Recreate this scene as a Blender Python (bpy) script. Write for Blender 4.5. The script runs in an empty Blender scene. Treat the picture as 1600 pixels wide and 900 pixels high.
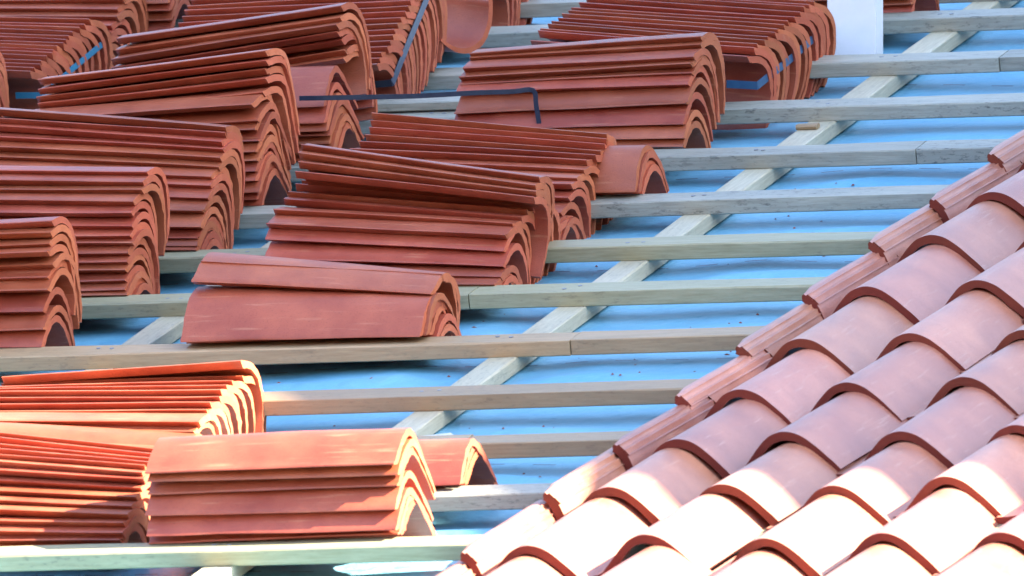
import bpy, bmesh, math, random
from mathutils import Matrix, Vector, noise
R = math.radians
random.seed(7)
scene = bpy.context.scene
col = scene.collection

# ------------------------------------------------------------------ camera, sky, sun, exposure
# Roof frame: u along the battens, v up the slope, n square to the slope (metres).
CAM_F = (-0.333817, 0.918975, -0.209881)
CAM_U = (0.028539, 0.232404, 0.972201)
CAM_D = 38.2651
CAM_LENS = 749.794
PITCH = 0.31502

ROOF = Matrix.Rotation(PITCH, 4, 'X')          # roof frame -> world
F = ROOF.to_3x3() @ Vector(CAM_F); UP = ROOF.to_3x3() @ Vector(CAM_U)
cam = bpy.data.cameras.new('camera'); cam_ob = bpy.data.objects.new('camera', cam); col.objects.link(cam_ob)
zax = -F.normalized(); xax = UP.cross(zax).normalized(); yax = zax.cross(xax)
m3 = Matrix((xax, yax, zax)).transposed()
cam_ob.matrix_world = Matrix.Translation(-F * CAM_D) @ m3.to_4x4()
cam.lens = CAM_LENS; cam.sensor_width = 36; cam.clip_start = .5; cam.clip_end = 900
cam.dof.use_dof = True; cam.dof.focus_distance = CAM_D + .3; cam.dof.aperture_fstop = 16
scene.camera = cam_ob

SUN_EL, SUN_AZ = R(35.5), R(88.6)               # azimuth clockwise from +Y
w = bpy.data.worlds.new('World'); scene.world = w; w.use_nodes = True
nt = w.node_tree; bgn = nt.nodes['Background']
sky = nt.nodes.new('ShaderNodeTexSky'); sky.sky_type = 'NISHITA'; sky.sun_disc = False
sky.sun_elevation = SUN_EL; sky.sun_rotation = SUN_AZ; sky.air_density = 1.0; sky.dust_density = 1.0; sky.ozone_density = 1.0
nt.links.new(sky.outputs[0], bgn.inputs[0]); bgn.inputs[1].default_value = .065
sun = bpy.data.lights.new('sun', 'SUN'); sun.energy = 3.0; sun.angle = R(.53); sun.color = (1, .89, .73)
sun_ob = bpy.data.objects.new('sun', sun); col.objects.link(sun_ob)
sd = Vector((math.sin(SUN_AZ) * math.cos(SUN_EL), math.cos(SUN_AZ) * math.cos(SUN_EL), math.sin(SUN_EL)))
sun_ob.rotation_euler = sd.to_track_quat('Z', 'Y').to_euler(); sun_ob.location = sd * 60
vs = scene.view_settings; vs.view_transform = 'Standard'; vs.look = 'None'; vs.exposure = 3.68; vs.gamma = 1; vs.use_curve_mapping = False

# ------------------------------------------------------------------ measured layout (metres, roof frame)
STACKS = [
 ('stack cut off by left frame edge',
  [[-0.7916,-0.6746,0.057,-17.7108,-0.5162,0.0],[-0.7916,-0.6567,0.0793,-18.7744,-0.3234,0.0],[-0.7916,-0.6387,0.1016,-22.1734,-0.1308,0.0],[-0.7916,-0.6208,0.1239,-27.0,0.0617,0.0],[-0.7916,-0.6028,0.1463,-32.0,0.2539,0.0],[-0.7916,-0.5849,0.1686,-37.0,0.446,0.0],[-0.7916,-0.5669,0.191,-42.0,0.6378,0.0],[-0.7916,-0.5489,0.2134,-47.0,0.8294,0.0],[-0.7916,-0.5309,0.2357,-52.0,1.0207,0.0]]),
 ('tall stack right of the left edge slivers',
  [[-0.6766,-0.6058,0.057,-15.0,-0.5249,0.0],[-0.6766,-0.5937,0.0845,-18.8889,-0.3566,0.0],[-0.6766,-0.5708,0.1141,-22.7778,-0.1909,0.0],[-0.6766,-0.5534,0.1475,-26.6667,-0.0265,0.0],[-0.6766,-0.5339,0.1662,-30.5556,0.1448,0.0],[-0.6766,-0.5172,0.1869,-36.6199,0.3153,0.0],[-0.6766,-0.5328,0.2117,-42.6843,0.4872,0.0],[-0.6766,-0.5026,0.2221,-44.3977,0.661,0.0],[-0.6766,-0.4966,0.2406,-46.1111,0.8333,0.0],[-0.6766,-0.4809,0.258,-50.0,1.0049,0.0]]),
 ('evenly banded stack second from left edge',
  [[-0.6564,-0.2148,0.0214,-14.0,-0.0021,0.0],[-0.6564,-0.2165,0.0395,-16.2667,-0.1687,0.0],[-0.6564,-0.2183,0.0577,-23.2201,-0.3353,0.0],[-0.6564,-0.2124,0.0677,-30.1736,-0.4989,0.0],[-0.6564,-0.2038,0.0808,-30.5653,-0.6643,0.0],[-0.6564,-0.1947,0.0982,-32.5019,-0.8321,0.0],[-0.6564,-0.1833,0.1121,-34.0718,-0.9984,0.0],[-0.6564,-0.1734,0.1263,-34.3767,-1.1648,0.0],[-0.6564,-0.1644,0.1408,-36.3529,-1.3312,0.0],[-0.6564,-0.1558,0.1539,-36.2247,-1.4969,0.0],[-0.6564,-0.1447,0.1693,-36.6667,-1.6642,0.0],[-0.6564,-0.1375,0.1918,-39.3826,-1.8345,0.0],[-0.6564,-0.1198,0.2087,-43.0681,-2.0034,0.0],[-0.6564,-0.0895,0.2212,-46.0418,-2.1716,0.0],[-0.6564,-0.0675,0.2321,-47.0764,-2.338,0.0],[-0.6564,-0.0351,0.2427,-48.0,-2.5056,0.0]]),
 ('tall stack under the rising crooked one',
  [[-0.6403,0.1304,0.0214,-14.0,-0.5924,0.0],[-0.6403,0.1286,0.0397,-16.4,-0.9582,0.0],[-0.6403,0.1268,0.058,-18.8,-1.3243,0.0],[-0.6403,0.1339,0.0663,-21.2,-1.6869,0.0],[-0.6403,0.1404,0.0754,-23.6,-2.0501,0.0],[-0.6403,0.151,0.0972,-27.3053,-2.4203,0.0],[-0.6403,0.1698,0.1196,-31.3835,-2.7919,0.0],[-0.6403,0.2042,0.1379,-34.5747,-3.1637,0.0],[-0.6403,0.2295,0.1554,-39.711,-3.5341,0.0],[-0.6403,0.2454,0.1688,-42.7054,-3.9017,0.0],[-0.6403,0.2731,0.1796,-42.4623,-4.2696,0.0],[-0.6403,0.2829,0.1935,-43.9428,-4.637,0.0],[-0.6403,0.3043,0.2044,-45.3922,-5.0044,0.0],[-0.6403,0.3122,0.2178,-49.8378,-5.3715,0.0],[-0.6403,0.3275,0.2289,-56.8094,-5.7385,0.0],[-0.6403,0.3403,0.2381,-59.5848,-6.1043,0.0]]),
 ('crooked stack with upper five tiles shoved askew',
  [[-0.6455,0.492,0.057,-6.0,-0.0991,0.0],[-0.6455,0.4792,0.0701,-5.25,-0.1041,0.0],[-0.6455,0.4766,0.0851,-7.8007,-0.1112,0.0],[-0.6455,0.4801,0.1059,-14.128,-0.1218,0.0],[-0.6455,0.4855,0.1226,-17.6521,-0.1306,0.0],[-0.6455,0.4919,0.1391,-18.3164,0.1357,0.0],[-0.6455,0.4973,0.1558,-17.435,0.4017,0.0],[-0.6455,0.5047,0.1721,-15.8834,0.6674,0.0],[-0.6455,0.5067,0.195,-19.38,0.9299,0.0],[-0.6455,0.5141,0.2113,-28.8253,1.4682,0.0],[-0.6455,0.5059,0.2419,-39.7706,1.9994,0.0],[-0.6455,0.5645,0.2519,-45.1353,3.6157,0.0],[-0.6455,0.5851,0.273,-46.5,4.4106,0.0],[-0.6455,0.595,0.287,-48.0,4.6708,0.0],[-0.6455,0.5929,0.3037,-49.0,4.9302,0.0],[-0.6455,0.5985,0.3211,-50.0,5.188,0.0]]),
 ('stack with black strap over its flank',
  [[-0.6281,0.8522,0.057,-6.0,-0.1384,0.0],[-0.6281,0.8447,0.0672,-7.0148,-0.1426,0.0],[-0.6281,0.8379,0.0797,-8.0297,-0.1479,0.0],[-0.6281,0.8348,0.0925,-5.872,-0.1538,0.0],[-0.6281,0.8284,0.1061,-3.7143,-0.1597,0.0],[-0.6281,0.822,0.1196,-3.1429,-0.1657,0.0],[-0.6281,0.8196,0.1347,-2.5714,-0.1727,0.0],[-0.6281,0.8257,0.1647,-2.0,-0.188,0.0]]),
 ('tilted dark stack lying above the black strap',
  [[-0.645,1.0025,0.2142,-44.0,6.7999,0.0],[-0.645,1.0103,0.227,-45.3333,6.7045,0.0],[-0.645,1.0033,0.2503,-46.6667,6.605,0.0],[-0.645,0.9871,0.2674,-48.6856,6.5095,0.0],[-0.645,0.9814,0.2832,-50.7046,6.4136,0.0],[-0.645,1.0094,0.2914,-51.3523,6.3186,0.0],[-0.645,1.0193,0.3109,-52.0,6.2193,0.0]]),
 ('upright strapped bundle at top, left of gap',
  [[-0.673,1.2449,0.15,-61.3113,0.8748,0.0],[-0.673,1.2655,0.1563,-61.2751,0.8696,0.0],[-0.673,1.2861,0.1627,-61.2389,0.8644,0.0],[-0.673,1.3068,0.1691,-61.2028,0.8592,0.0],[-0.673,1.3274,0.1754,-61.1667,0.854,0.0],[-0.673,1.3481,0.1818,-61.1306,0.8487,0.0],[-0.673,1.3688,0.1882,-61.0945,0.8435,0.0],[-0.673,1.3895,0.1945,-61.0585,0.8383,0.0],[-0.673,1.4103,0.2009,-61.0225,0.8331,0.0],[-0.673,1.431,0.2073,-60.9865,0.8279,0.0],[-0.673,1.4518,0.2137,-60.9506,0.8227,0.0],[-0.673,1.4726,0.2201,-60.9147,0.8175,0.0],[-0.673,1.4934,0.2265,-60.8788,0.8123,0.0],[-0.673,1.5142,0.2329,-60.843,0.8071,0.0],[-0.673,1.5351,0.2394,-60.8072,0.8019,0.0],[-0.673,1.556,0.2458,-60.7804,0.7967,0.0],[-0.673,1.5768,0.2522,-60.7714,0.7915,0.0]]),
 ('upright bundle at top behind the gap',
  [[-0.7403,1.9244,0.21,-94.0,-4.7624,0.0],[-0.7403,1.9516,0.211,-92.5714,-4.7658,0.0],[-0.7403,1.9789,0.212,-91.1429,-4.7692,0.0],[-0.7403,2.0062,0.213,-89.7143,-4.7725,0.0],[-0.7403,2.0335,0.214,-88.2857,-4.7759,0.0],[-0.7403,2.0608,0.215,-86.8571,-4.7793,0.0],[-0.7403,2.0882,0.216,-85.4286,-4.7827,0.0],[-0.7403,2.1156,0.217,-84.0,-4.786,0.0]]),
 ('cupped tile lying upside down on the back bundle',
  [[-0.6101,1.7528,0.165,-150.0,-2.9183,-20.0]]),
 ('upright bundle cut by top edge, centre',
  [[-0.7053,2.0102,0.14,-70.0746,-3.0707,0.0],[-0.7053,2.0332,0.1423,-70.0369,-3.0742,0.0],[-0.7053,2.0563,0.1446,-69.9992,-3.0777,0.0],[-0.7053,2.0793,0.1468,-69.9615,-3.0811,0.0],[-0.7053,2.1024,0.1491,-69.9239,-3.0846,0.0],[-0.7053,2.1255,0.1514,-69.8863,-3.0881,0.0],[-0.7053,2.1486,0.1537,-69.8488,-3.0916,0.0],[-0.7053,2.1718,0.156,-69.8206,-3.095,0.0],[-0.7053,2.1949,0.1583,-69.8113,-3.0985,0.0]]),
 ('ten-tile stack just left of the bare upper battens',
  [[0.0428,0.8703,0.057,-20.5265,-0.6962,0.0],[0.0428,0.8754,0.0727,-15.817,-0.3959,0.0],[0.0428,0.8898,0.0934,-11.1971,-0.0995,0.0],[0.0428,0.9082,0.1265,-16.9358,0.19,0.0],[0.0428,0.9378,0.1594,-27.5584,0.478,0.0],[0.0428,0.9577,0.174,-32.8033,0.7756,0.0],[0.0428,0.9594,0.1905,-39.1594,1.0737,0.0],[0.0428,0.9747,0.2027,-45.3968,1.3722,0.0],[0.0428,1.0203,0.2152,-49.1774,1.6669,0.0],[0.0428,1.0279,0.2267,-51.2274,1.9655,0.0]]),
 ('long upright strapped bundle at top centre',
  [[0.0669,1.2165,0.145,-58.0,-3.7521,-9.0],[0.0669,1.2541,0.1546,-65.5286,-3.7041,-9.0],[0.0669,1.2809,0.1545,-66.5996,-3.6478,-9.0],[0.0669,1.3193,0.1543,-67.9674,-3.5933,-9.0],[0.0669,1.3462,0.1543,-68.2455,-3.537,-9.0],[0.0669,1.3735,0.1553,-66.7211,-3.4815,-9.0],[0.0669,1.4045,0.1556,-66.6518,-3.4261,-9.0],[0.0669,1.4355,0.1559,-66.1456,-3.3707,-9.0],[0.0669,1.4663,0.1555,-64.2117,-3.3148,-9.0],[0.0669,1.4979,0.1573,-62.9642,-3.2605,-9.0],[0.0669,1.526,0.1602,-66.0799,-3.2063,-9.0],[0.0669,1.5543,0.1636,-71.5211,-3.1525,-9.0],[0.0669,1.5775,0.1632,-72.2917,-3.0953,-9.0],[0.0669,1.608,0.1612,-70.8992,-3.0382,-9.0]]),
 ('upright bundle with bright blue strap, upper left',
  [[-1.3957,1.3316,0.14,-67.6916,-3.3929,-5.0],[-1.3957,1.3659,0.138,-69.0719,-3.3202,-5.0],[-1.3957,1.3931,0.1386,-70.8434,-3.248,-5.0],[-1.3957,1.4126,0.1425,-72.1608,-3.1766,-5.0],[-1.3957,1.4319,0.1457,-72.8905,-3.1047,-5.0],[-1.3957,1.4576,0.146,-73.1761,-3.0321,-5.0],[-1.3957,1.4786,0.1476,-74.0742,-2.9595,-5.0],[-1.3957,1.4994,0.1507,-76.0102,-2.8878,-5.0],[-1.3957,1.5189,0.1519,-73.9288,-2.8149,-5.0],[-1.3957,1.5406,0.1533,-69.8784,-2.7423,-5.0],[-1.3957,1.5669,0.155,-69.2065,-2.6706,-5.0],[-1.3957,1.5897,0.1574,-70.1801,-2.5988,-5.0],[-1.3957,1.6158,0.1584,-68.6193,-2.5266,-5.0],[-1.3957,1.6417,0.1584,-63.8269,-2.4539,-5.0],[-1.3957,1.6709,0.162,-61.1259,-2.3836,-5.0]]),
 ('rounded stack end at upper left edge',
  [[-1.4369,1.1083,0.057,-25.8247,-0.7132,0.0],[-1.4369,1.1226,0.0745,-25.8066,-0.7231,0.0],[-1.4369,1.1369,0.092,-26.1896,-0.733,0.0],[-1.4369,1.1512,0.1095,-28.0096,-0.7429,0.0],[-1.4369,1.1656,0.1271,-31.5,-0.7528,0.0],[-1.4369,1.1799,0.1446,-35.625,-0.7627,0.0],[-1.4369,1.1943,0.1622,-39.75,-0.7725,0.0],[-1.4369,1.2086,0.1797,-43.875,-0.7824,0.0],[-1.4369,1.223,0.1973,-48.0,-0.7923,0.0]]),
 ('top left stack above the blue strapped bundle',
  [[-1.4156,1.7368,0.057,-46.9949,-1.8813,0.0],[-1.4156,1.7587,0.068,-46.9649,-1.8887,0.0],[-1.4156,1.7807,0.079,-46.9349,-1.8962,0.0],[-1.4156,1.8026,0.09,-46.9049,-1.9036,0.0],[-1.4156,1.8246,0.1011,-46.875,-1.911,0.0],[-1.4156,1.8466,0.1121,-46.8451,-1.9184,0.0],[-1.4156,1.8686,0.1231,-46.8152,-1.9258,0.0],[-1.4156,1.8906,0.1342,-46.7853,-1.9333,0.0],[-1.4156,1.9127,0.1453,-46.7629,-1.9407,0.0],[-1.4156,1.9347,0.1564,-46.7555,-1.9481,0.0]]),
 ('small top stack between two left bundles',
  [[-1.3732,2.0422,0.057,-8.0,-0.8116,0.0],[-1.3732,2.0433,0.0746,-7.0,-0.8199,0.0],[-1.3732,2.0444,0.0921,-6.0,-0.8282,0.0],[-1.3732,2.0455,0.1097,-5.0,-0.8365,0.0],[-1.3732,2.0465,0.1272,-4.0,-0.8448,0.0]]),
 ('fanned stack in the middle of the photo',
  [[0.0493,-0.2233,0.0214,-14.0,-1.6664,0.0],[0.0493,-0.2252,0.0395,-22.9105,-2.1716,0.0],[0.0493,-0.2272,0.0576,-39.1412,-2.6773,0.0],[0.0493,-0.1957,0.0665,-39.4965,-3.1831,0.0],[0.0493,-0.1738,0.0789,-24.7116,-3.6898,0.0],[0.0493,-0.1483,0.1022,-22.7696,-4.2025,0.0],[0.0493,-0.1401,0.1273,-39.6842,-4.7141,0.0],[0.0493,-0.09,0.1378,-53.985,-5.224,0.0],[0.0493,-0.0427,0.1396,-58.9898,-5.7296,0.0],[0.0493,-0.0123,0.1442,-63.2151,-6.2346,0.0],[0.0493,0.0174,0.1466,-67.5473,-6.7385,0.0],[0.0493,0.0557,0.1423,-71.8221,-7.2403,0.0],[0.0493,0.0968,0.135,-78.0,-7.7411,0.0]]),
 ('four loose tiles on the middle fanned stack',
  [[0.075,-0.0529,0.1765,-60.3875,-7.9107,0.0],[0.075,-0.0359,0.1843,-59.9249,-8.4754,0.0],[0.075,-0.0223,0.1929,-57.3062,-9.0395,0.0],[0.075,-0.0016,0.201,-55.8275,-9.6038,0.0]]),
 ('fanned stack behind the middle one',
  [[0.0162,0.2213,0.0214,-14.0,-1.1615,0.0],[0.0162,0.2193,0.0397,-26.4534,-1.5596,0.0],[0.0162,0.2172,0.058,-44.1209,-1.958,0.0],[0.0162,0.2347,0.0669,-47.0012,-2.3544,0.0],[0.0162,0.2601,0.0775,-39.4531,-2.753,0.0],[0.0162,0.3019,0.0938,-40.7862,-3.1564,0.0],[0.0162,0.3197,0.1146,-50.015,-3.5594,0.0],[0.0162,0.3577,0.1188,-52.8012,-3.9571,0.0],[0.0162,0.3927,0.1248,-53.0612,-4.3555,0.0],[0.0162,0.4288,0.1343,-59.104,-4.7558,0.0],[0.0162,0.4591,0.1368,-62.1545,-5.1523,0.0],[0.0162,0.4958,0.1365,-62.9554,-5.5484,0.0],[0.0162,0.5166,0.1436,-66.5933,-5.9461,0.0],[0.0162,0.5332,0.1493,-69.2967,-6.3426,0.0],[0.0162,0.5502,0.1561,-72.0,-6.7397,0.0]]),
 ('short four-tile stack right of fanned stacks',
  [[0.0896,0.4896,0.057,-14.0,-0.6543,0.0],[0.0896,0.4793,0.0594,-7.0,-0.6544,0.0],[0.0896,0.4693,0.063,0.0,-0.655,0.0],[0.0896,0.4594,0.0665,7.0,-0.6556,0.0]]),
 ('low front stack beside the bare battens',
  [[0.0603,-0.603,0.0214,-16.0,0.0431,0.0],[0.0603,-0.6049,0.0393,-16.0,0.0342,0.0],[0.0603,-0.6068,0.0572,-14.0,0.0253,0.0],[0.0603,-0.6265,0.0614,-8.0,0.0255,0.0],[0.0603,-0.6397,0.064,0.0,0.0257,0.0],[0.0603,-0.6545,0.067,-2.5,0.0259,0.0],[0.0603,-0.5742,0.125,-26.5,-4.1852,0.0],[0.0603,-0.5184,0.1454,-62.0,-5.0405,0.0]]),
 ('sunlit fanned stack at lower left',
  [[-0.1026,-1.4818,0.0392,-14.0,-4.3018,0.0],[-0.1026,-1.4834,0.0567,-40.2025,-4.3102,0.0],[-0.1026,-1.4543,0.0644,-41.7586,-4.0389,0.0],[-0.1026,-1.3963,0.0787,-38.6765,-2.6611,0.0],[-0.1026,-1.3812,0.0944,-46.3814,-1.5603,0.0],[-0.1026,-1.3258,0.1003,-53.9084,-1.4038,0.0],[-0.1026,-1.3061,0.1092,-56.8291,-1.3,0.0],[-0.1026,-1.2589,0.1096,-59.9144,-1.1398,0.0],[-0.1026,-1.2415,0.118,-64.7423,-0.9248,0.0],[-0.1026,-1.2122,0.1189,-66.3258,-0.4865,0.0],[-0.1026,-1.182,0.1184,-63.1583,-0.2138,0.0],[-0.1026,-1.1344,0.1151,-62.0392,0.058,0.0],[-0.1026,-1.1452,0.1465,-66.0,2.4558,0.0]]),
 ('half shaded stack at bottom left corner',
  [[0.0038,-2.0926,0.0392,-12.0,-1.4428,0.0],[0.0038,-2.0942,0.0565,-34.621,-1.8874,0.0],[0.0038,-2.0835,0.0695,-44.8016,-2.3319,0.0],[0.0038,-2.0668,0.0811,-48.1609,-2.7768,0.0],[0.0038,-2.0437,0.0922,-51.0275,-3.2227,0.0],[0.0038,-2.0152,0.0997,-51.3584,-3.6679,0.0],[0.0038,-1.9863,0.1083,-47.5814,-4.114,0.0],[0.0038,-1.9605,0.1176,-42.7579,-4.5604,0.0],[0.0038,-1.9558,0.1322,-46.5787,-5.0066,0.0],[0.0038,-1.9494,0.1419,-59.2176,-5.4508,0.0],[0.0038,-1.9279,0.1479,-68.2946,-5.8953,0.0],[0.0038,-1.9016,0.1481,-69.1648,-6.3378,0.0],[0.0038,-1.8695,0.1459,-67.9252,-6.7798,0.0],[0.0038,-1.831,0.1431,-68.8844,-7.2225,0.0],[0.0038,-1.7988,0.1408,-69.8653,-7.6646,0.0]]),
 ('stack at bottom centre left',
  [[0.5188,-2.1106,0.057,-8.0,0.2095,0.0],[0.5188,-2.1253,0.0607,-4.75,0.2555,0.0],[0.5188,-2.1367,0.0741,-4.9317,0.296,0.0],[0.5188,-2.1211,0.1066,-8.1135,0.3228,0.0],[0.5188,-2.094,0.1393,-10.4317,0.3481,0.0],[0.5188,-2.093,0.1602,-11.5,0.383,0.0],[0.5188,-2.0968,0.1776,-12.0,0.4202,0.0]]),
 ('short sunlit stack behind the bottom centre stack',
  [[0.5146,-1.7475,0.057,-10.0,0.1637,0.0],[0.5146,-1.7633,0.0609,-5.0,0.1636,0.0],[0.5146,-1.7854,0.0664,0.0,0.1635,0.0]]),
 ('stack behind the white post',
  [[0.1331,1.9779,0.057,-4.1593,-0.2585,0.0],[0.1331,1.9743,0.0701,-4.1894,-0.2644,0.0],[0.1331,1.9707,0.0833,-4.1995,-0.2703,0.0]]),
]
BATTENS = [[-1,-2.1726,-0.008],[0,-1.8177,0.0],[1,-1.4378,0.0],[2,-1.0676,0.0044],[3,-0.6669,-0.0013],[4,-0.2827,-0.0163],[5,0.0675,-0.017],[6,0.4296,-0.0043],[7,0.7983,-0.03],[8,1.1823,-0.03],[9,1.5521,-0.0072],[10,1.9181,-0.0001],[11,2.1765,0.0]]
FIELD = {(1,0):(0.8956,-2.5275),(1,1):(0.9049,-2.1205),(1,2):(0.9159,-1.7826),(1,3):(0.9118,-1.428),(1,4):(0.9,-1.0541),(1,5):(0.893,-0.6593),(1,6):(0.8904,-0.267),(1,7):(0.9006,0.0612),(2,0):(1.0843,-2.472),(2,1):(1.1047,-2.1237),(2,2):(1.0995,-1.76),(2,3):(1.0974,-1.4027),(2,4):(1.0946,-1.037),(2,5):(1.094,-0.6455),(3,0):(1.3118,-2.5257),(3,1):(1.3124,-2.1501),(3,2):(1.3123,-1.7761),(3,3):(1.2998,-1.3772),(3,4):(1.3043,-1.0478),(4,0):(1.5127,-2.5006),(4,1):(1.503,-2.119),(4,2):(1.5113,-1.7549),(5,0):(1.7243,-2.5221)}
STRAPS = [
 ('dark blue strap across the strapped bundle at top', 0.013, 'dark', [[-0.7351, 1.3082, 0.096], [-0.67, 1.3082, 0.0991], [-0.669, 1.3122, 0.0991], [-0.669, 1.4296, 0.1542], [-0.669, 1.5514, 0.2099]], 'u'),
 ('blue strap across the long bundle at top centre', 0.015, 'blue', [[0.0116, 1.2383, 0.0914], [0.0699, 1.2383, 0.0861], [0.0709, 1.2423, 0.0861], [0.0709, 1.4403, 0.0906], [0.0709, 1.6501, 0.1014]], 'u'),
 ('bright blue strap across the upper left bundle', 0.012, 'bright', [[-1.4414, 1.3687, 0.0866], [-1.3926999999999998, 1.3687, 0.0853], [-1.3917, 1.3727, 0.0853], [-1.3917, 1.4439, 0.0862], [-1.3917, 1.5463, 0.0948], [-1.3917, 1.7176, 0.104]], 'u'),
 ('long black strap trailing between two stacks', 0.009, 'dark', [[-0.6626, 0.7957, 0.1878], [-0.6151, 0.7957, 0.1869], [-0.5547, 0.8145, 0.1818], [-0.4539, 0.8459, 0.1737], [-0.3528, 0.8773, 0.1692], [-0.2856, 0.8983, 0.1646], [-0.2485, 0.9098, 0.1632], [-0.244, 0.9058, 0.135], [-0.2404, 0.9018, 0.0984]], 'v'),
]
LOOSE = {'post': [[0.03, 1.7654, 0.03], [0.1269, 1.7621, 0.03]], 'pipe': [0.027, 1.755, 0.03], 'board': [[-0.5998, 1.2377, 0.07], [-0.4523, 1.2117, 0.07]], 'wedge': [[0.2063, -1.2973, 0.03], [0.2704, -1.202, 0.03]], 'chip': [[0.1838, 1.1025, 0.03], [0.2331, 1.1113, 0.03]]}

# ------------------------------------------------------------------ materials
def nodes(name):
    m = bpy.data.materials.new(name); m.use_nodes = True
    t = m.node_tree; b = t.nodes['Principled BSDF']
    return m, t, b
def N(t, typ, **kw):
    n = t.nodes.new(typ)
    for k, v in kw.items():
        if k[0] == 'i' and k[1:].isdigit(): n.inputs[int(k[1:])].default_value = v
        else: setattr(n, k, v)
    return n
def L(t, a, b): t.links.new(a, b)
def ramp(t, fac, stops):
    r = N(t, 'ShaderNodeValToRGB'); e = r.color_ramp.elements
    while len(e) < len(stops): e.new(.5)
    for k, (p, c) in enumerate(stops):
        e[k].position = p; e[k].color = (*c, 1) if len(c) == 3 else c
    L(t, fac, r.inputs[0]); return r.outputs[0]
def mix(t, fac, a, b, mode='MIX'):
    n = N(t, 'ShaderNodeMix', data_type='RGBA', blend_type=mode)
    if isinstance(fac, (int, float)): n.inputs[0].default_value = fac
    else: L(t, fac, n.inputs[0])
    for s, v in ((6, a), (7, b)):
        if isinstance(v, tuple): n.inputs[s].default_value = (*v, 1)
        else: L(t, v, n.inputs[s])
    return n.outputs[2]
def coords(t, scale, rnd=True):
    tc = N(t, 'ShaderNodeTexCoord'); mp = N(t, 'ShaderNodeMapping'); mp.inputs['Scale'].default_value = scale
    if rnd:
        oi = N(t, 'ShaderNodeObjectInfo'); mu = N(t, 'ShaderNodeMath', operation='MULTIPLY', i1=37.0)
        L(t, oi.outputs['Random'], mu.inputs[0]); L(t, mu.outputs[0], mp.inputs['Location'])
    L(t, tc.outputs['Object'], mp.inputs['Vector']); return mp.outputs[0]
def noise_tex(t, vec, scale, detail=4, rough=.6):
    n = N(t, 'ShaderNodeTexNoise'); n.inputs['Scale'].default_value = scale
    n.inputs['Detail'].default_value = detail; n.inputs['Roughness'].default_value = rough
    L(t, vec, n.inputs['Vector']); return n.outputs[0]
def bump(t, b, h, strength, dist):
    n = N(t, 'ShaderNodeBump'); n.inputs['Strength'].default_value = strength; n.inputs['Distance'].default_value = dist
    L(t, h, n.inputs['Height']); L(t, n.outputs[0], b.inputs['Normal'])

def clay(name, lo, hi, scuff, rough, axis=0, spec=.5, scuff_amt=.35, var=.18):
    m, t, b = nodes(name)
    v = coords(t, (1, 1, 1))
    st = [1, 1, 1]; st[axis] = .07
    vl = coords(t, tuple(st))
    n1 = noise_tex(t, v, 9, 5); n2 = noise_tex(t, vl, 120, 3); n3 = noise_tex(t, v, 420, 3, .7)
    oi = N(t, 'ShaderNodeObjectInfo')
    base = mix(t, ramp(t, n1, [(.3, (0, 0, 0)), (.72, (1, 1, 1))]), lo, hi)
    hsv = N(t, 'ShaderNodeHueSaturation')
    mr = N(t, 'ShaderNodeMapRange'); mr.inputs[3].default_value = 1 - var; mr.inputs[4].default_value = 1 + var
    L(t, oi.outputs['Random'], mr.inputs[0]); L(t, mr.outputs[0], hsv.inputs['Value'])
    mh = N(t, 'ShaderNodeMapRange'); mh.inputs[3].default_value = .494; mh.inputs[4].default_value = .506
    fr = N(t, 'ShaderNodeMath', operation='FRACT'); mm = N(t, 'ShaderNodeMath', operation='MULTIPLY', i1=13.7)
    L(t, oi.outputs['Random'], mm.inputs[0]); L(t, mm.outputs[0], fr.inputs[0]); L(t, fr.outputs[0], mh.inputs[0]); L(t, mh.outputs[0], hsv.inputs['Hue'])
    L(t, base, hsv.inputs['Color'])
    sc = ramp(t, n2, [(.60, (0, 0, 0)), (.78, (scuff_amt,) * 3)])
    c = mix(t, sc, hsv.outputs[0], scuff)
    sp = ramp(t, n3, [(.30, (.65, .65, .65)), (.43, (0, 0, 0))])
    c = mix(t, sp, c, tuple(x * .55 for x in lo))
    L(t, c, b.inputs['Base Color'])
    L(t, ramp(t, n1, [(.2, (rough - .08,) * 3), (.8, (rough + .1,) * 3)]), b.inputs['Roughness'])
    b.inputs['Specular IOR Level'].default_value = spec
    bump(t, b, n3, .5, .0012)
    return m
M_SKIN = clay('fired_clay_skin', (.28, .050, .022), (.44, .108, .050), (.56, .24, .13), .44, 0, .65, .7)
M_CUT = clay('cut_clay_end', (.46, .115, .05), (.55, .155, .075), (.56, .27, .18), .85, 1, .3)
M_FIELD = clay('laid_tile_clay', (.38, .130, .075), (.55, .245, .165), (.60, .38, .27), .36, 1, .75, .55, .2)
M_FCUT = clay('laid_tile_shaded_edge', (.15, .028, .018), (.20, .04, .024), (.26, .075, .045), .75, 0, .3, .25)  # base colour darkened to put the shade on the tile lips into it

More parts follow.
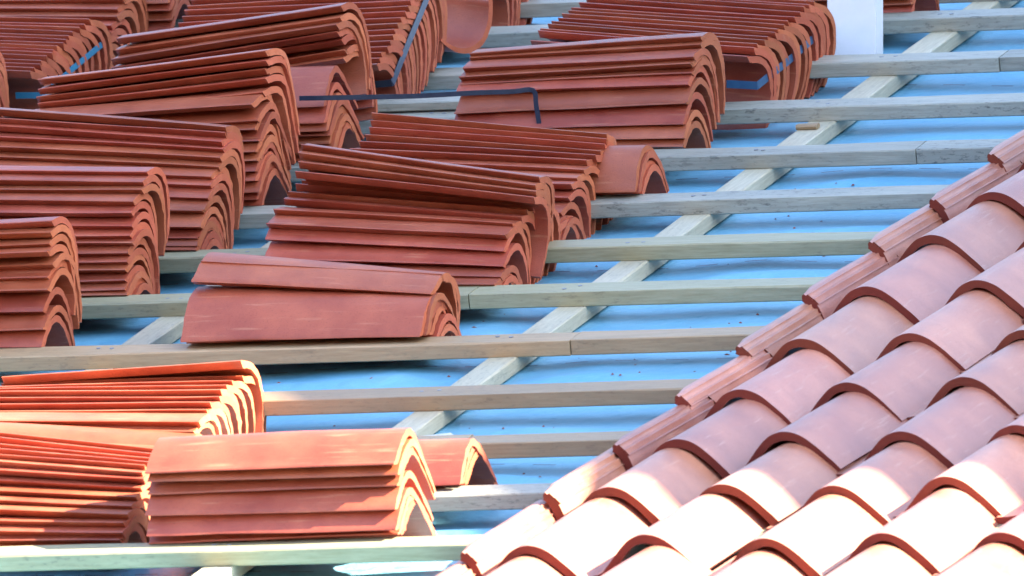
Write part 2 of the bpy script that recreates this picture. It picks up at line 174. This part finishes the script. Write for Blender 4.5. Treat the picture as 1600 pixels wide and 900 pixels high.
def wood(name, lo, hi, stain, stain_amt, axis=0):
    m, t, b = nodes(name)
    s = [14, 14, 14]; s[axis] = .9
    vg = coords(t, tuple(s)); v = coords(t, (1, 1, 1)); s2 = [1, 1, 1]; s2[axis] = .3; vs_ = coords(t, tuple(s2))
    g = noise_tex(t, vg, 14, 5, .7); big = noise_tex(t, vs_, 7, 4); sp = noise_tex(t, vs_, 160, 5, .75)
    oi = N(t, 'ShaderNodeObjectInfo')
    c = mix(t, ramp(t, g, [(.32, (0, 0, 0)), (.66, (1, 1, 1))]), lo, hi)
    c = mix(t, ramp(t, big, [(.35, (0, 0, 0)), (.7, (.75,) * 3)]), c, stain)
    mu = N(t, 'ShaderNodeMath', operation='MULTIPLY'); L(t, ramp(t, sp, [(.54, (0, 0, 0)), (.64, (stain_amt,) * 3)]), mu.inputs[0])
    L(t, ramp(t, big, [(.42, (0, 0, 0)), (.6, (1, 1, 1))]), mu.inputs[1])
    c = mix(t, mu.outputs[0], c, (.045, .042, .035))
    vo = N(t, 'ShaderNodeTexVoronoi'); vo.inputs['Scale'].default_value = 3.1; L(t, v, vo.inputs['Vector'])
    c = mix(t, ramp(t, vo.outputs[0], [(.0, (1, 1, 1)), (.035, (.8,) * 3), (.055, (0, 0, 0))]), c, (.07, .045, .03))
    hsv = N(t, 'ShaderNodeHueSaturation'); mr = N(t, 'ShaderNodeMapRange'); mr.inputs[3].default_value = .85; mr.inputs[4].default_value = 1.12
    L(t, oi.outputs['Random'], mr.inputs[0]); L(t, mr.outputs[0], hsv.inputs['Value']); L(t, c, hsv.inputs['Color'])
    L(t, hsv.outputs[0], b.inputs['Base Color']); b.inputs['Roughness'].default_value = .5; b.inputs['Specular IOR Level'].default_value = .65
    bump(t, b, g, .35, .0012)
    return m
M_WOOD_GREY = wood('weathered_batten', (.28, .265, .20), (.46, .44, .35), (.24, .24, .20), .85)
M_WOOD_GREEN = wood('treated_batten', (.30, .27, .14), (.46, .42, .26), (.29, .28, .17), .45)
M_WOOD_TAN = wood('tan_batten', (.34, .21, .10), (.50, .34, .185), (.30, .22, .125), .3)
M_WOOD_RAFTER = wood('pale_counter_batten', (.42, .36, .23), (.60, .53, .38), (.40, .37, .26), .35, 1)
M_WOOD_LOOSE = wood('pale_offcut', (.58, .53, .42), (.70, .66, .56), (.56, .54, .46), .08)

def membrane_mat():
    m, t, b = nodes('blue_roofing_membrane')
    tc = N(t, 'ShaderNodeTexCoord'); sep = N(t, 'ShaderNodeSeparateXYZ'); L(t, tc.outputs['Object'], sep.inputs[0])
    v = tc.outputs['Object']
    n1 = noise_tex(t, v, 2.2, 4); n2 = noise_tex(t, v, 300, 3, .7); n3 = noise_tex(t, v, 26, 5, .65)
    c = mix(t, ramp(t, n1, [(.3, (0, 0, 0)), (.7, (1, 1, 1))]), (.11, .345, .50), (.21, .48, .62))
    c = mix(t, ramp(t, n3, [(.60, (0, 0, 0)), (.82, (.35,) * 3)]), c, (.26, .34, .42))
    def math_(op, a, bb):
        n = N(t, 'ShaderNodeMath', operation=op)
        for i, x in enumerate((a, bb)):
            if x is None: continue
            if isinstance(x, (int, float)): n.inputs[i].default_value = x
            else: L(t, x, n.inputs[i])
        return n.outputs[0]
    # printed dashes in rows
    vf = math_('FRACT', math_('DIVIDE', math_('ADD', sep.outputs[1], 9.86), .74), None)
    row = math_('LESS_THAN', math_('ABSOLUTE', math_('SUBTRACT', vf, .5), None), .0042)
    uf = math_('FRACT', math_('DIVIDE', math_('ADD', sep.outputs[0], 9.0), .094), None)
    dash = math_('MULTIPLY', row, math_('LESS_THAN', uf, .45))
    c = mix(t, math_('MULTIPLY', dash, .8), c, (.06, .05, .10))
    sp = ramp(t, n2, [(.25, (.6,) * 3), (.33, (0, 0, 0))])
    c = mix(t, sp, c, (.06, .12, .25))
    L(t, c, b.inputs['Base Color']); b.inputs['Roughness'].default_value = .45; b.inputs['Specular IOR Level'].default_value = .5
    n4 = noise_tex(t, v, 7, 3, .5)
    ad = N(t, 'ShaderNodeMath', operation='MULTIPLY_ADD', i1=4.0); L(t, n4, ad.inputs[0]); L(t, n3, ad.inputs[2])
    bump(t, b, ad.outputs[0], .55, .009)
    return m
M_MEMB = membrane_mat()
def plain(name, c1, c2, scale, rough, bmp=.2):
    m, t, b = nodes(name); v = coords(t, (1, 1, 1)); n1 = noise_tex(t, v, scale, 5)
    L(t, mix(t, ramp(t, n1, [(.3, (0, 0, 0)), (.7, (1, 1, 1))]), c1, c2), b.inputs['Base Color'])
    b.inputs['Roughness'].default_value = rough; bump(t, b, n1, bmp, .002); return m
M_WHITE = plain('white_paint', (.74, .76, .78), (.82, .83, .84), 18, .5)
M_PIPE = plain('grey_plastic', (.20, .22, .24), (.26, .28, .30), 12, .45)
M_STRAP = {'dark': plain('black_strap', (.012, .022, .045), (.02, .035, .065), 60, .4), 'blue': plain('blue_strap', (.02, .07, .16), (.03, .10, .2), 60, .4),
           'bright': plain('bright_blue_strap', (.02, .17, .30), (.03, .22, .36), 60, .4)}
M_CRUMB = plain('clay_crumb', (.35, .07, .045), (.16, .07, .05), 200, .9)
M_RENDER = plain('house_render', (.55, .50, .42), (.62, .57, .49), 3, .9)
M_BRICK = plain('dark_brick', (.11, .055, .04), (.16, .08, .055), 6, .9)
M_ROOFFAR = plain('house_roof_clay', (.30, .10, .06), (.38, .14, .09), 5, .8)
M_GLASS = plain('window_glass', (.03, .04, .05), (.04, .05, .06), 2, .1)
M_GROUND = plain('ground_grass', (.045, .055, .025), (.07, .08, .035), .6, .95)

# ------------------------------------------------------------------ helpers
def mesh_of(name, verts, faces, mats, midx=None, smooth=None):
    me = bpy.data.meshes.new(name); me.from_pydata(verts, [], faces); me.update()
    bm = bmesh.new(); bm.from_mesh(me); bmesh.ops.recalc_face_normals(bm, faces=bm.faces); bm.to_mesh(me); bm.free()
    for m in mats: me.materials.append(m)
    if midx: me.polygons.foreach_set('material_index', midx)
    if smooth is not None:
        me.polygons.foreach_set('use_smooth', [True] * len(me.polygons)); me.set_sharp_from_angle(angle=R(smooth))
    return me
def add(name, me, parent=None, mw=None):
    o = bpy.data.objects.new(name, me); col.objects.link(o)
    if parent is not None: o.parent = parent
    if mw is not None: o.matrix_local = mw
    return o
def tag(o, label=None, cat=None, group=None, kind=None):
    for k, v in (('label', label), ('category', cat), ('group', group), ('kind', kind)):
        if v: o[k] = v
    return o
def empty(name, mw):
    o = bpy.data.objects.new(name, None); col.objects.link(o); o.matrix_world = mw; o.empty_display_size = .2; return o
def box(x0, x1, y0, y1, z0, z1):
    v = [(x, y, z) for x in (x0, x1) for y in (y0, y1) for z in (z0, z1)]
    return v, [(0, 1, 3, 2), (4, 6, 7, 5), (0, 4, 5, 1), (2, 3, 7, 6), (0, 2, 6, 4), (1, 5, 7, 3)]
def at(u, v, n): return ROOF @ Matrix.Translation((u, v, n))
def smooth_poly(pts, sub):
    out = []
    for i in range(len(pts) - 1):
        p0 = pts[max(i - 1, 0)]; p1 = pts[i]; p2 = pts[i + 1]; p3 = pts[min(i + 2, len(pts) - 1)]
        for k in range(sub):
            t = k / sub
            out.append(tuple(.5 * (2 * b + (c - a) * t + (2 * a - 5 * b + 4 * c - d) * t * t + (3 * b - a - 3 * c + d) * t ** 3) for a, b, c, d in zip(p0, p1, p2, p3)))
    out.append(pts[-1]); return out
def offset(pts, th):
    out = []
    for i, p in enumerate(pts):
        a = pts[max(i - 1, 0)]; b = pts[min(i + 1, len(pts) - 1)]
        dx, dy = b[0] - a[0], b[1] - a[1]; l = math.hypot(dx, dy)
        out.append((p[0] + dy / l * th[i], p[1] - dx / l * th[i]))
    return out

# ------------------------------------------------------------------ the roof slope: membrane, counter battens, battens
HB, HC = .056, .028
roof = empty('roof_slope', ROOF.copy()); tag(roof, kind='structure')
U0, U1, V0, V1 = -4.2, 4.2, -4.2, 5.0
CB = [.207 + .757 * k for k in range(-5, 6)]
def sag(u, v):
    a = noise.noise(Vector((u * 1.1, v * 2.2, 3.1))) * .010 + noise.noise(Vector((u * 3.2 + v * 2.0, v * 3.0, 8.7))) * .008
    d = min(abs(u - c) for c in CB)
    hold = min(1, max(0, (d - .03) / .16))
    ph = (v - BATTENS[2][1]) / .37
    ridge = (.010 + .012 * noise.noise(Vector((u * 2.3, round(ph) * 7.7, 1.3)))) * max(0, math.cos(2 * math.pi * (ph + .14 + .05 * math.sin(u * 6 + v * 2)))) ** 5
    tent = 0
    for tu, tv, ta in ((.10, -.42, .9), (.11, -.05, .8), (.06, -.80, .5), (.42, .22, .4), (-.62, .1, .6)):
        du, dv = u - tu + (v - tv) * .35, v - tv
        tent += .017 * ta * math.exp(-(du / .035) ** 2 - (dv / .11) ** 2)
    return (a + ridge + tent) * hold - .003
nu, nv = 260, 420
vs_ = []; 
for j in range(nv + 1):
    for i in range(nu + 1):
        u = U0 + (U1 - U0) * i / nu; v = V0 + (V1 - V0) * j / nv
        vs_.append((u, v, min(.022, sag(u, v))))
fs_ = [(j * (nu + 1) + i, j * (nu + 1) + i + 1, (j + 1) * (nu + 1) + i + 1, (j + 1) * (nu + 1) + i) for j in range(nv) for i in range(nu)]
add('membrane', mesh_of('membrane', vs_, fs_, [M_MEMB], None, 60), roof)
v, f = box(U0 - .02, U1 + .02, V0 - .02, V1 + .02, -.22, -.04); add('roof_boarding', mesh_of('roof_boarding', v, f, [M_WOOD_TAN]), roof)

def plank(length, wid, hei, axis, mat, seed, seg=14, wob=.0022):
    """bevelled bar along +axis, wane and slight bow"""
    rn = random.Random(seed); c = .0022
    prof = [(0, c), (c, 0), (wid - c, 0), (wid, c), (wid, hei - c), (wid - c, hei), (c, hei), (0, hei - c)]
    vv = []; ff = []
    off = Vector((rn.random() * 50, rn.random() * 50, 0))
    for s in range(seg + 1):
        x = length * s / seg
        for k, (a, b) in enumerate(prof):
            d = noise.noise(Vector((x * 3, k * .8, 0)) + off) * wob; e = noise.noise(Vector((x * .7, 9, 0)) + off) * wob * 2
            p = (x, a + d * .6 + e, b + (d if b > hei / 2 else 0))
            vv.append(p if axis == 0 else (-p[1], p[0], p[2]) if axis == 1 else p)
    n = len(prof)
    for s in range(seg):
        for k in range(n):
            ff.append((s * n + k, s * n + (k + 1) % n, (s + 1) * n + (k + 1) % n, (s + 1) * n + k))
    ff.append(tuple(range(n - 1, -1, -1))); ff.append(tuple(range(seg * n, seg * n + n)))
    return mesh_of('plank', vv, ff, [mat])
rmesh = [plank(V1 - V0, .054, HC, 1, M_WOOD_RAFTER, 40 + k, 40) for k in range(3)]
for k, u in enumerate(CB):
    add('counter_batten', rmesh[k % 3], roof, Matrix.Translation((u + .029, V0, 0)) @ Matrix.Rotation(random.uniform(-.002, .002), 4, 'Z'))
JOINTS = {4: .02, 3: .34, 7: .52, 1: .40, 9: .44, 2: -.12}
WK = {-1: M_WOOD_GREEN, 0: M_WOOD_GREY, 1: M_WOOD_TAN, 2: M_WOOD_TAN, 3: M_WOOD_TAN, 4: M_WOOD_GREEN, 5: M_WOOD_GREEN, 6: M_WOOD_GREY, 7: M_WOOD_GREY, 8: M_WOOD_GREY, 9: M_WOOD_GREY, 10: M_WOOD_GREY, 11: M_WOOD_GREY}
rows = [tuple(b) for b in BATTENS] + [(12 + i, 2.62 + .37 * i, 0) for i in range(6)] + [(-2 - i, -2.545 - .37 * i, 0) for i in range(4)]
rj = random.Random(21)
for k, v0, sl in rows:
    ang = math.atan(max(-.02, min(.02, sl)))
    cuts = [U0] + sorted([rj.uniform(-2.6, -1.0), JOINTS.get(k, rj.uniform(.75, 2.0))]) + [U1]
    for s in range(3):
        ln = cuts[s + 1] - cuts[s] - .002
        me = plank(ln, .068, .0285, 0, WK.get(k, M_WOOD_GREY), 100 + k * 3 + s, max(6, int(ln * 8)))
        add('batten', me, roof, Matrix.Translation((0, v0 + rj.uniform(-.002, .002), HC - .001 + rj.uniform(-.0006, .0006))) @ Matrix.Rotation(ang, 4, 'Z') @ Matrix.Translation((cuts[s], 0, 0)))
# nail heads where the battens cross the counter battens
nv_ = [(.0042 * math.cos(q * math.pi / 4), .0042 * math.sin(q * math.pi / 4), z) for z in (0, .0016) for q in range(8)]
nail = mesh_of('nail_head', nv_, [tuple(range(7, -1, -1)), tuple(range(8, 16))] + [(q, (q + 1) % 8, 8 + (q + 1) % 8, 8 + q) for q in range(8)], [M_PIPE])
for k, v0, sl in rows:
    for c in CB:
        if -1.3 < c < 1.2 and -2.3 < v0 < 2.3:
            for d in (-.014, .012):
                add('nail_head', nail, roof, Matrix.Translation((c + d + rj.uniform(-.006, .006), v0 + sl * c + .034 + rj.uniform(-.012, .012), HB - .0012)))

# ------------------------------------------------------------------ the laid tile field
PEAK = [(-.079, -.0625), (-.070, -.0525), (-.060, -.0405), (-.0485, -.027), (-.032, -.011), (-.016, -.003), (0, 0), (.018, -.003), (.036, -.0116), (.056, -.0274), (.0717, -.042), (.086, -.056), (.097, -.068)]
INNER = [(-.125, -.0700), (-.105, -.0695), (-.088, -.0670)] + PEAK
EDGE = [(-.133, -.0120), (-.127, -.0095), (-.121, -.0085), (-.1145, -.0085), (-.1085, -.0125), (-.1078, -.0095), (-.1060, -.0095), (-.1050, -.0150), (-.0985, -.0210), (-.0978, -.0180), (-.0960, -.0185), (-.0945, -.0250), (-.0885, -.0345), (-.0835, -.0470)] + PEAK
def field_tile(prof, edge, seed):
    rn = random.Random(seed)
    top = prof[:len(prof) - len(PEAK)] + smooth_poly(PEAK, 3); n = len(top)
    th = [.0145 + .0012 * math.sin(i * .35 + seed) for i in range(n)]
    if edge: th[:3] = [.004, .0045, .006]
    bot = offset(top, th)
    vv = []; ff = []; mi = []; seg = 5; Lt = .445
    for s in range(seg + 1):
        y = Lt * s / seg; tp = 1 - .035 * s / seg
        off = Vector((seed * 7.1, y * 6, 0))
        for row in (top, bot):
            for i, (a, b) in enumerate(row):
                yy = y
                if s == 0: yy += noise.noise(Vector((a * 60, seed * 3.3, 1))) * .0016
                jj = noise.noise(Vector((a * 9, y * 5, seed * 2.2))) * .0012
                if edge and s == 0 and i < 3: a, b = -.1145 - .0012 * (3 - i), b - .001
                vv.append((a * tp, yy, b * tp + jj))
    W = 2 * n
    for s in range(seg):
        for i in range(n - 1):
            ff.append((s * W + i, s * W + i + 1, (s + 1) * W + i + 1, (s + 1) * W + i)); mi.append(0)
            ff.append((s * W + n + i, (s + 1) * W + n + i, (s + 1) * W + n + i + 1, s * W + n + i + 1)); mi.append(0)
        for i in (0, n - 1):
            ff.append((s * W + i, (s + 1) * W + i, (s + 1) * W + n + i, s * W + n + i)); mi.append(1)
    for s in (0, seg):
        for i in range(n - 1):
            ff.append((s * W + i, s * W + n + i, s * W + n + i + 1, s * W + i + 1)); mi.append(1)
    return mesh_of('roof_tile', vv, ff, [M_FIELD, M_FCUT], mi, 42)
inner = [field_tile(INNER, False, k) for k in range(6)]; edge = [field_tile(EDGE, True, 20 + k) for k in range(3)]
field = empty('tiled_roof', ROOF @ Matrix.Translation((1.4, -1.5, HB)))
tag(field, 'finished roof of overlapping pale clay tiles in sloping rows at lower right', 'roof')
fin = (ROOF @ Matrix.Translation((1.4, -1.5, HB))).inverted() @ ROOF
vrow = {}
for (i, j), (u, v) in FIELD.items(): vrow.setdefault(j, []).append(v)
vrow = {j: sum(l) / len(l) for j, l in vrow.items()}
for j in (-1, -2): vrow[j] = vrow[j + 1] - .375
for j in range(8, 13): vrow[j] = vrow[j - 1] + .368
rn = random.Random(5)
for j in range(-2, 13):
    for i in range(1, 11):
        u, v = FIELD.get((i, j), (.692 + .205 * i + rn.uniform(-.003, .003), vrow[j] + rn.uniform(-.008, .008)))
        if j > 7 and i > 8: continue
        me = rn.choice(edge if i == 1 else inner)
        mw = Matrix.Translation((u, v, HB + .08 + rn.uniform(-.002, .002))) @ Matrix.Rotation(rn.uniform(-.018, .018), 4, 'Z') @ Matrix.Rotation(R(-2.8) + rn.uniform(-.004, .004), 4, 'X') @ Matrix.Rotation(rn.uniform(-.022, .022), 4, 'Y')
        add('roof_tile', me, field, fin @ mw)

# ------------------------------------------------------------------ loose tiles in stacks
ARCH = [(0, 0), (.016, .0165), (.034, .0335), (.052, .047), (.068, .0555), (.086, .0585), (.104, .052), (.122, .037), (.142, .017), (.165, -.008), (.188, -.034)]
ROUND = [(0, 0), (.014, .0165), (.031, .0345), (.050, .0475), (.070, .0545), (.090, .0545), (.110, .0475), (.129, .034), (.146, .014), (.159, -.010), (.168, -.036)]
LT = .452
def stack_tile(seed, taper=0, shape=ARCH):
    rn = random.Random(seed)
    pts = [(x, y + .003 * math.sin(x * 16 + seed)) for x, y in shape]
    top = [(-.0002, .0004), (.0005, .0030)] + smooth_poly(pts, 2)[1:]; n = len(top)
    th = []
    for i in range(n):
        t = i / (n - 1)
        th.append(.0125 if t < .6 else .0125 - .0065 * (t - .6) / .4)
    bot = offset(top, th)
    bot[0] = (.0160, .0004); bot[1] = (.0172, .0012); bot[2] = (.0215, .0068)   # the long front edge is cut on the slant
    vv = []; ff = []; mi = []; seg = 7
    for s in range(seg + 1):
        x = -LT * (1 - s / seg)
        bow = .0016 * math.sin(math.pi * s / seg + seed)
        for r, row in enumerate((top, bot)):
            for i, (a, b) in enumerate(row):
                xx = x
                if s in (0, seg): xx += noise.noise(Vector((a * 110, b * 110, seed * 3.3 + s))) * .0020
                e = noise.noise(Vector((x * 22, seed * 5.7, r))) * (.0016 if i == 0 else .0005)
                dd = noise.noise(Vector((x * 6, a * 12, seed * 1.9))) * .0012
                k_ = 1 + taper * (1 - s / seg); vv.append((xx, (a + e) * k_, (b + e * .5) * k_ + bow + dd))
    W = 2 * n
    for s in range(seg):
        for i in range(n - 1):
            ff.append((s * W + i, s * W + i + 1, (s + 1) * W + i + 1, (s + 1) * W + i)); mi.append(0)
            ff.append((s * W + n + i, (s + 1) * W + n + i, (s + 1) * W + n + i + 1, s * W + n + i + 1)); mi.append(0)
        for i in (0, n - 1):
            ff.append((s * W + i, (s + 1) * W + i, (s + 1) * W + n + i, s * W + n + i)); mi.append(0)
    for s in (0, seg):
        for i in range(n - 1):
            ff.append((s * W + i, s * W + n + i, s * W + n + i + 1, s * W + i + 1)); mi.append(1)
    return mesh_of('clay_tile', vv, ff, [M_SKIN, M_CUT], mi, 40)
tile_meshes = [stack_tile(k) for k in range(10)]; wide_meshes = [stack_tile(30 + k, .36, ROUND) for k in range(3)]
round_meshes = [stack_tile(50 + k, 0, ROUND) for k in range(10)]
POINTED = ('crooked', 'stack with black', 'stack at bottom centre', 'short sunlit', 'small top')
ORD = ['', 'second', 'third', 'fourth', 'fifth', 'sixth', 'seventh', 'eighth', 'ninth', 'tenth', 'eleventh', 'twelfth', 'thirteenth', 'fourteenth', 'fifteenth', 'sixteenth', 'seventeenth', 'eighteenth']
rn = random.Random(11)
for desc, tl in STACKS:
    n = len(tl)
    for k, (u, v, nn, rho, tilt, yaw) in enumerate(tl):
        mw = (ROOF @ Matrix.Translation((u + rn.uniform(-.004, .004), v, nn)) @ Matrix.Rotation(R(yaw) + rn.uniform(-.008, .008), 4, 'Z')
              @ Matrix.Rotation(-R(tilt), 4, 'Y') @ Matrix.Rotation(R(rho) + rn.uniform(-.02, .02), 4, 'X'))
        o = add('clay_tile', rn.choice(wide_meshes if desc.startswith('low front') else tile_meshes if desc.startswith(POINTED) else round_meshes), None, mw)
        fromtop = n - 1 - k
        head = 'top clay tile of the ' if fromtop == 0 else 'bottom clay tile of the ' if k == 0 else ORD[fromtop] + ' clay tile from the top, '
        tag(o, head + desc, 'roof tile', 'tiles of the ' + desc)

# ------------------------------------------------------------------ straps
def ribbon(pts, wid, plane):
    P = smooth_poly([tuple(p) for p in pts], 4) if plane == 'v' else [tuple(p) for p in pts]
    P = [Vector(p) for p in P]; vv = []; ff = []
    nrm = Vector((.8, -.6, 0)) if plane == 'u' else Vector((0, -1, .15)).normalized()
    for i, p in enumerate(P):
        d = (P[min(i + 1, len(P) - 1)] - P[max(i - 1, 0)]).normalized()
        s = d.cross(nrm).normalized() * wid / 2
        for a, b in ((-1, 0), (1, 0), (1, 1), (-1, 1)): vv.append(p + s * a + nrm * .0016 * b)
    for i in range(len(P) - 1):
        for k in range(4): ff.append((i * 4 + k, i * 4 + (k + 1) % 4, i * 4 + 4 + (k + 1) % 4, i * 4 + 4 + k))
    ff += [(3, 2, 1, 0), tuple(len(P) * 4 - 4 + k for k in range(4))]
    return vv, ff
for label, wid, tone, pts, plane in STRAPS:
    vv, ff = ribbon(pts, wid, plane)
    c = Vector(pts[0]); vv = [p - c for p in vv]
    tag(add('packing_strap', mesh_of('packing_strap', vv, ff, [M_STRAP[tone]]), None, at(*c)), label, 'strap')

# ------------------------------------------------------------------ post, pipe, boards, offcuts
a, b = LOOSE['post']
pw = b[0] - a[0]
vv, ff = box(0, pw, 0, .045, 0, .75)
me = mesh_of('white_post', vv, ff, [M_WHITE]); bmm = bmesh.new(); bmm.from_mesh(me); bmesh.ops.bevel(bmm, geom=bmm.edges[:], offset=.003, segments=2, affect='EDGES'); bmm.to_mesh(me); bmm.free()
tag(add('white_post', me, None, at(a[0], a[1], .02) @ Matrix.Rotation(-PITCH, 4, 'X')), 'white painted timber post standing at the top right', 'post')
p = LOOSE['pipe']
vv = []; ff = []; K = 20
prof = [(.022, 0), (.022, .04), (.019, .045), (.019, .7), (.015, .7)]
for r_, z_ in prof:
    for k in range(K): vv.append((r_ * math.cos(2 * math.pi * k / K), r_ * math.sin(2 * math.pi * k / K), z_))
for s in range(len(prof) - 1):
    for k in range(K): ff.append((s * K + k, s * K + (k + 1) % K, s * K + K + (k + 1) % K, s * K + K + k))
tag(add('vent_pipe', mesh_of('vent_pipe', vv, ff, [M_PIPE], None, 35), None, at(p[0] + .010, p[1] + .06, -.01) @ Matrix.Rotation(-PITCH, 4, 'X')), 'grey pipe standing just left of the white post', 'pipe')
a, b = LOOSE['board']
tag(add('loose_board', plank(.42, .06, .018, 0, M_WOOD_GREY, 61), None, at(a[0] - .12, a[1], HB + .003)), 'loose grey board lying across left of the ten-tile stack', 'board')
a, b = LOOSE['wedge']
vv = [(0, 0, 0), (.075, .0, 0), (.118, .05, 0), (.098, .075, 0), (.04, .06, 0), (-.01, .035, 0)]; nn_ = len(vv); vv += [(x, y, .022 + .004 * (i % 2)) for i, (x, y, z) in enumerate(vv)]
ff = [tuple(range(nn_ - 1, -1, -1)), tuple(range(nn_, 2 * nn_))] + [(i, (i + 1) % nn_, nn_ + (i + 1) % nn_, nn_ + i) for i in range(nn_)]
tag(add('wood_offcut', mesh_of('wood_offcut', vv, ff, [M_WOOD_LOOSE]), None, at(a[0] + .01, a[1] - .03, .006)), 'splintered pale wood offcut beside the counter batten, low centre', 'wood offcut')
a, b = LOOSE['chip']
tag(add('wood_block', plank(.040, .022, .009, 0, M_WOOD_TAN, 63, 2), None, at(a[0], a[1], .029)), 'small wood block on the counter batten near the top right', 'wood block')
# clay crumbs scattered on the membrane
rn = random.Random(3); vv = []; ff = []
clusters = [(.74, .30, .10, 26), (.35, .55, .2, 10), (.6, -.85, .3, 14), (.3, -1.25, .3, 12), (.75, .15, .3, 16), (.55, -.45, .35, 18), (.9, .95, .3, 10), (.2, -.1, .5, 20), (-.2, -.9, .5, 14), (.5, 1.6, .4, 12), (.4, -1.6, .2, 8)]
for cu, cv, sp, k in clusters:
    for _ in range(k):
        u = cu + rn.gauss(0, sp * .5); v = cv + rn.gauss(0, sp * .5); z = min(.022, sag(u, v)); s = rn.uniform(.0012, .0038)
        b0 = len(vv); ang = rn.uniform(0, 6.28); el = rn.uniform(1, 2.6)
        for q in range(4):
            t = ang + q * math.pi / 2; vv.append((u + math.cos(t) * s * (el if q % 2 == 0 else 1), v + math.sin(t) * s * (el if q % 2 == 0 else 1), z + .0005))
        vv.append((u, v, z + s * .9)); ff += [(b0, b0 + 1, b0 + 4), (b0 + 1, b0 + 2, b0 + 4), (b0 + 2, b0 + 3, b0 + 4), (b0 + 3, b0, b0 + 4), (b0 + 3, b0 + 2, b0 + 1, b0)]
tag(add('clay_crumbs', mesh_of('clay_crumbs', vv, ff, [M_CRUMB]), None, ROOF.copy()), 'reddish clay crumbs and wood splinters scattered on the blue membrane', 'crumbs', kind='stuff')

# ------------------------------------------------------------------ around the roof: own walls, ground, an unseen taller house added to shade the upper slope
GZ = -7.0
vv, ff = box(-3.9, 4.3, -3.6, 4.4, GZ, -2.2)
tag(add('house_wall', mesh_of('house_wall', vv, ff, [M_RENDER])), 'rendered walls of the house under the tiled roof', 'wall')
vv = [(-300, -300, GZ), (300, -300, GZ), (300, 300, GZ), (-300, 300, GZ)]
tag(add('ground', mesh_of('ground', vv, [(0, 1, 2, 3)], [M_GROUND])), kind='structure')
HX = 6.0                                            # gable plane of the added house; the near corner throws the shade line across the laid tiles
house = empty('shade_caster_house', Matrix.Translation((HX, -1.76, GZ))); tag(house, 'unseen taller house added to shade the upper slope, beyond the right edge', 'house')
def prism(poly, x0, x1):
    n = len(poly); vv = [(x0, y, z) for y, z in poly] + [(x1, y, z) for y, z in poly]
    return vv, [tuple(range(n)), tuple(range(2 * n - 1, n - 1, -1))] + [(i, n + i, n + (i + 1) % n, (i + 1) % n) for i in range(n)]
e = 3.18 - GZ; s1 = 1.153 / 1.194
vv, ff = prism([(0, 0), (8.2, 0), (8.2, 14.6), (4.55, 16.8), (1.194, 14.6), (1.194, e + 1.153 - .06), (0, e - .06)], .04, 6); add('wall', mesh_of('wall', vv, ff, [M_RENDER]), house)
vv, ff = prism([(-.06, e - .06 * s1 - .05), (1.19, e + 1.10), (1.19, e + 1.18), (-.06, e - .06 * s1 + .03)], 0, 6.05); add('shade_line_roof', mesh_of('shade_line_roof', vv, ff, [M_ROOFFAR]), house)  # sloped shoulder added and shaped to set the slanting shade edge
vv, ff = prism([(1.06, 14.45), (4.55, 16.75), (8.33, 14.45), (8.33, 14.6), (4.55, 16.92), (1.06, 14.6)], 0, 6.05); add('roof', mesh_of('roof', vv, ff, [M_ROOFFAR]), house)
def add_windows(parent, ys, zs):
    for y in ys:
        for z in zs:
            vv, ff = box(-.03, .06, y, y + 1.2, z, z + 1.5); wdw = add('window', mesh_of('window', vv, ff, [M_WHITE]), parent)
            vv, ff = box(-.04, -.02, y + .1, y + 1.1, z + .1, z + 1.4); add('pane', mesh_of('pane', vv, ff, [M_GLASS]), wdw)
add_windows(house, (1.6, 4.0, 6.4), (2.0, 5.0, 8.0))
# unseen houses added to block low sky, behind and beside the photographer
for hx, hy, rot, dep, eave, rise, ln, lab in ((-3.5, -17.5, 180, 9.0, 11.0, 3.5, 26, 'unseen dark brick house added to block low sky, left of the view line'),
                                               (-14.0, -47.0, 270, 12.0, 15.0, 4.5, 30, 'unseen long brick house added to block low sky behind the photographer, left half'),
                                               (17.0, -47.0, 270, 12.0, 15.0, 4.5, 30, 'unseen long brick house added to block low sky behind the photographer, right half')):
    h = empty('sky_blocker_house', Matrix.Translation((hx, hy, GZ)) @ Matrix.Rotation(R(rot), 4, 'Z')); tag(h, lab, 'house', 'unseen houses added to block low sky')
    if rot == 180:
        pr = [(0, 0), (dep, 0), (dep, eave), (dep / 2, eave + rise), (0, eave)]
        vv, ff = prism(pr, 0, ln); add('wall', mesh_of('wall', vv, ff, [M_BRICK]), h)
        vv, ff = prism([(-.3, eave - .1), (dep / 2, eave + rise + .1), (dep + .3, eave - .1), (dep + .3, eave + .1), (dep / 2, eave + rise + .3), (-.3, eave + .1)], -.2, ln + .2); add('roof', mesh_of('roof', vv, ff, [M_ROOFFAR]), h)
        add_windows(h, (1.5, 4.2, 6.6), (2.0, 5.2, 8.2))
    else:
        vv, ff = prism([(0, 0), (ln, 0), (ln, eave), (0, eave)], 0, dep); add('wall', mesh_of('wall', vv, ff, [M_BRICK]), h)
        vv = [(-.3, -.3, eave), (-.3, ln + .3, eave), (dep + .3, ln + .3, eave), (dep + .3, -.3, eave), (dep / 2, 3, eave + rise), (dep / 2, ln - 3, eave + rise)]
        add('roof', mesh_of('roof', vv, [(0, 1, 5, 4), (1, 2, 5), (2, 3, 4, 5), (3, 0, 4), (0, 3, 2, 1)], [M_ROOFFAR]), h)
        add_windows(h, (2, 6, 10, 14, 18, 22, 26), (2.0, 5.5, 9.0, 12.3))
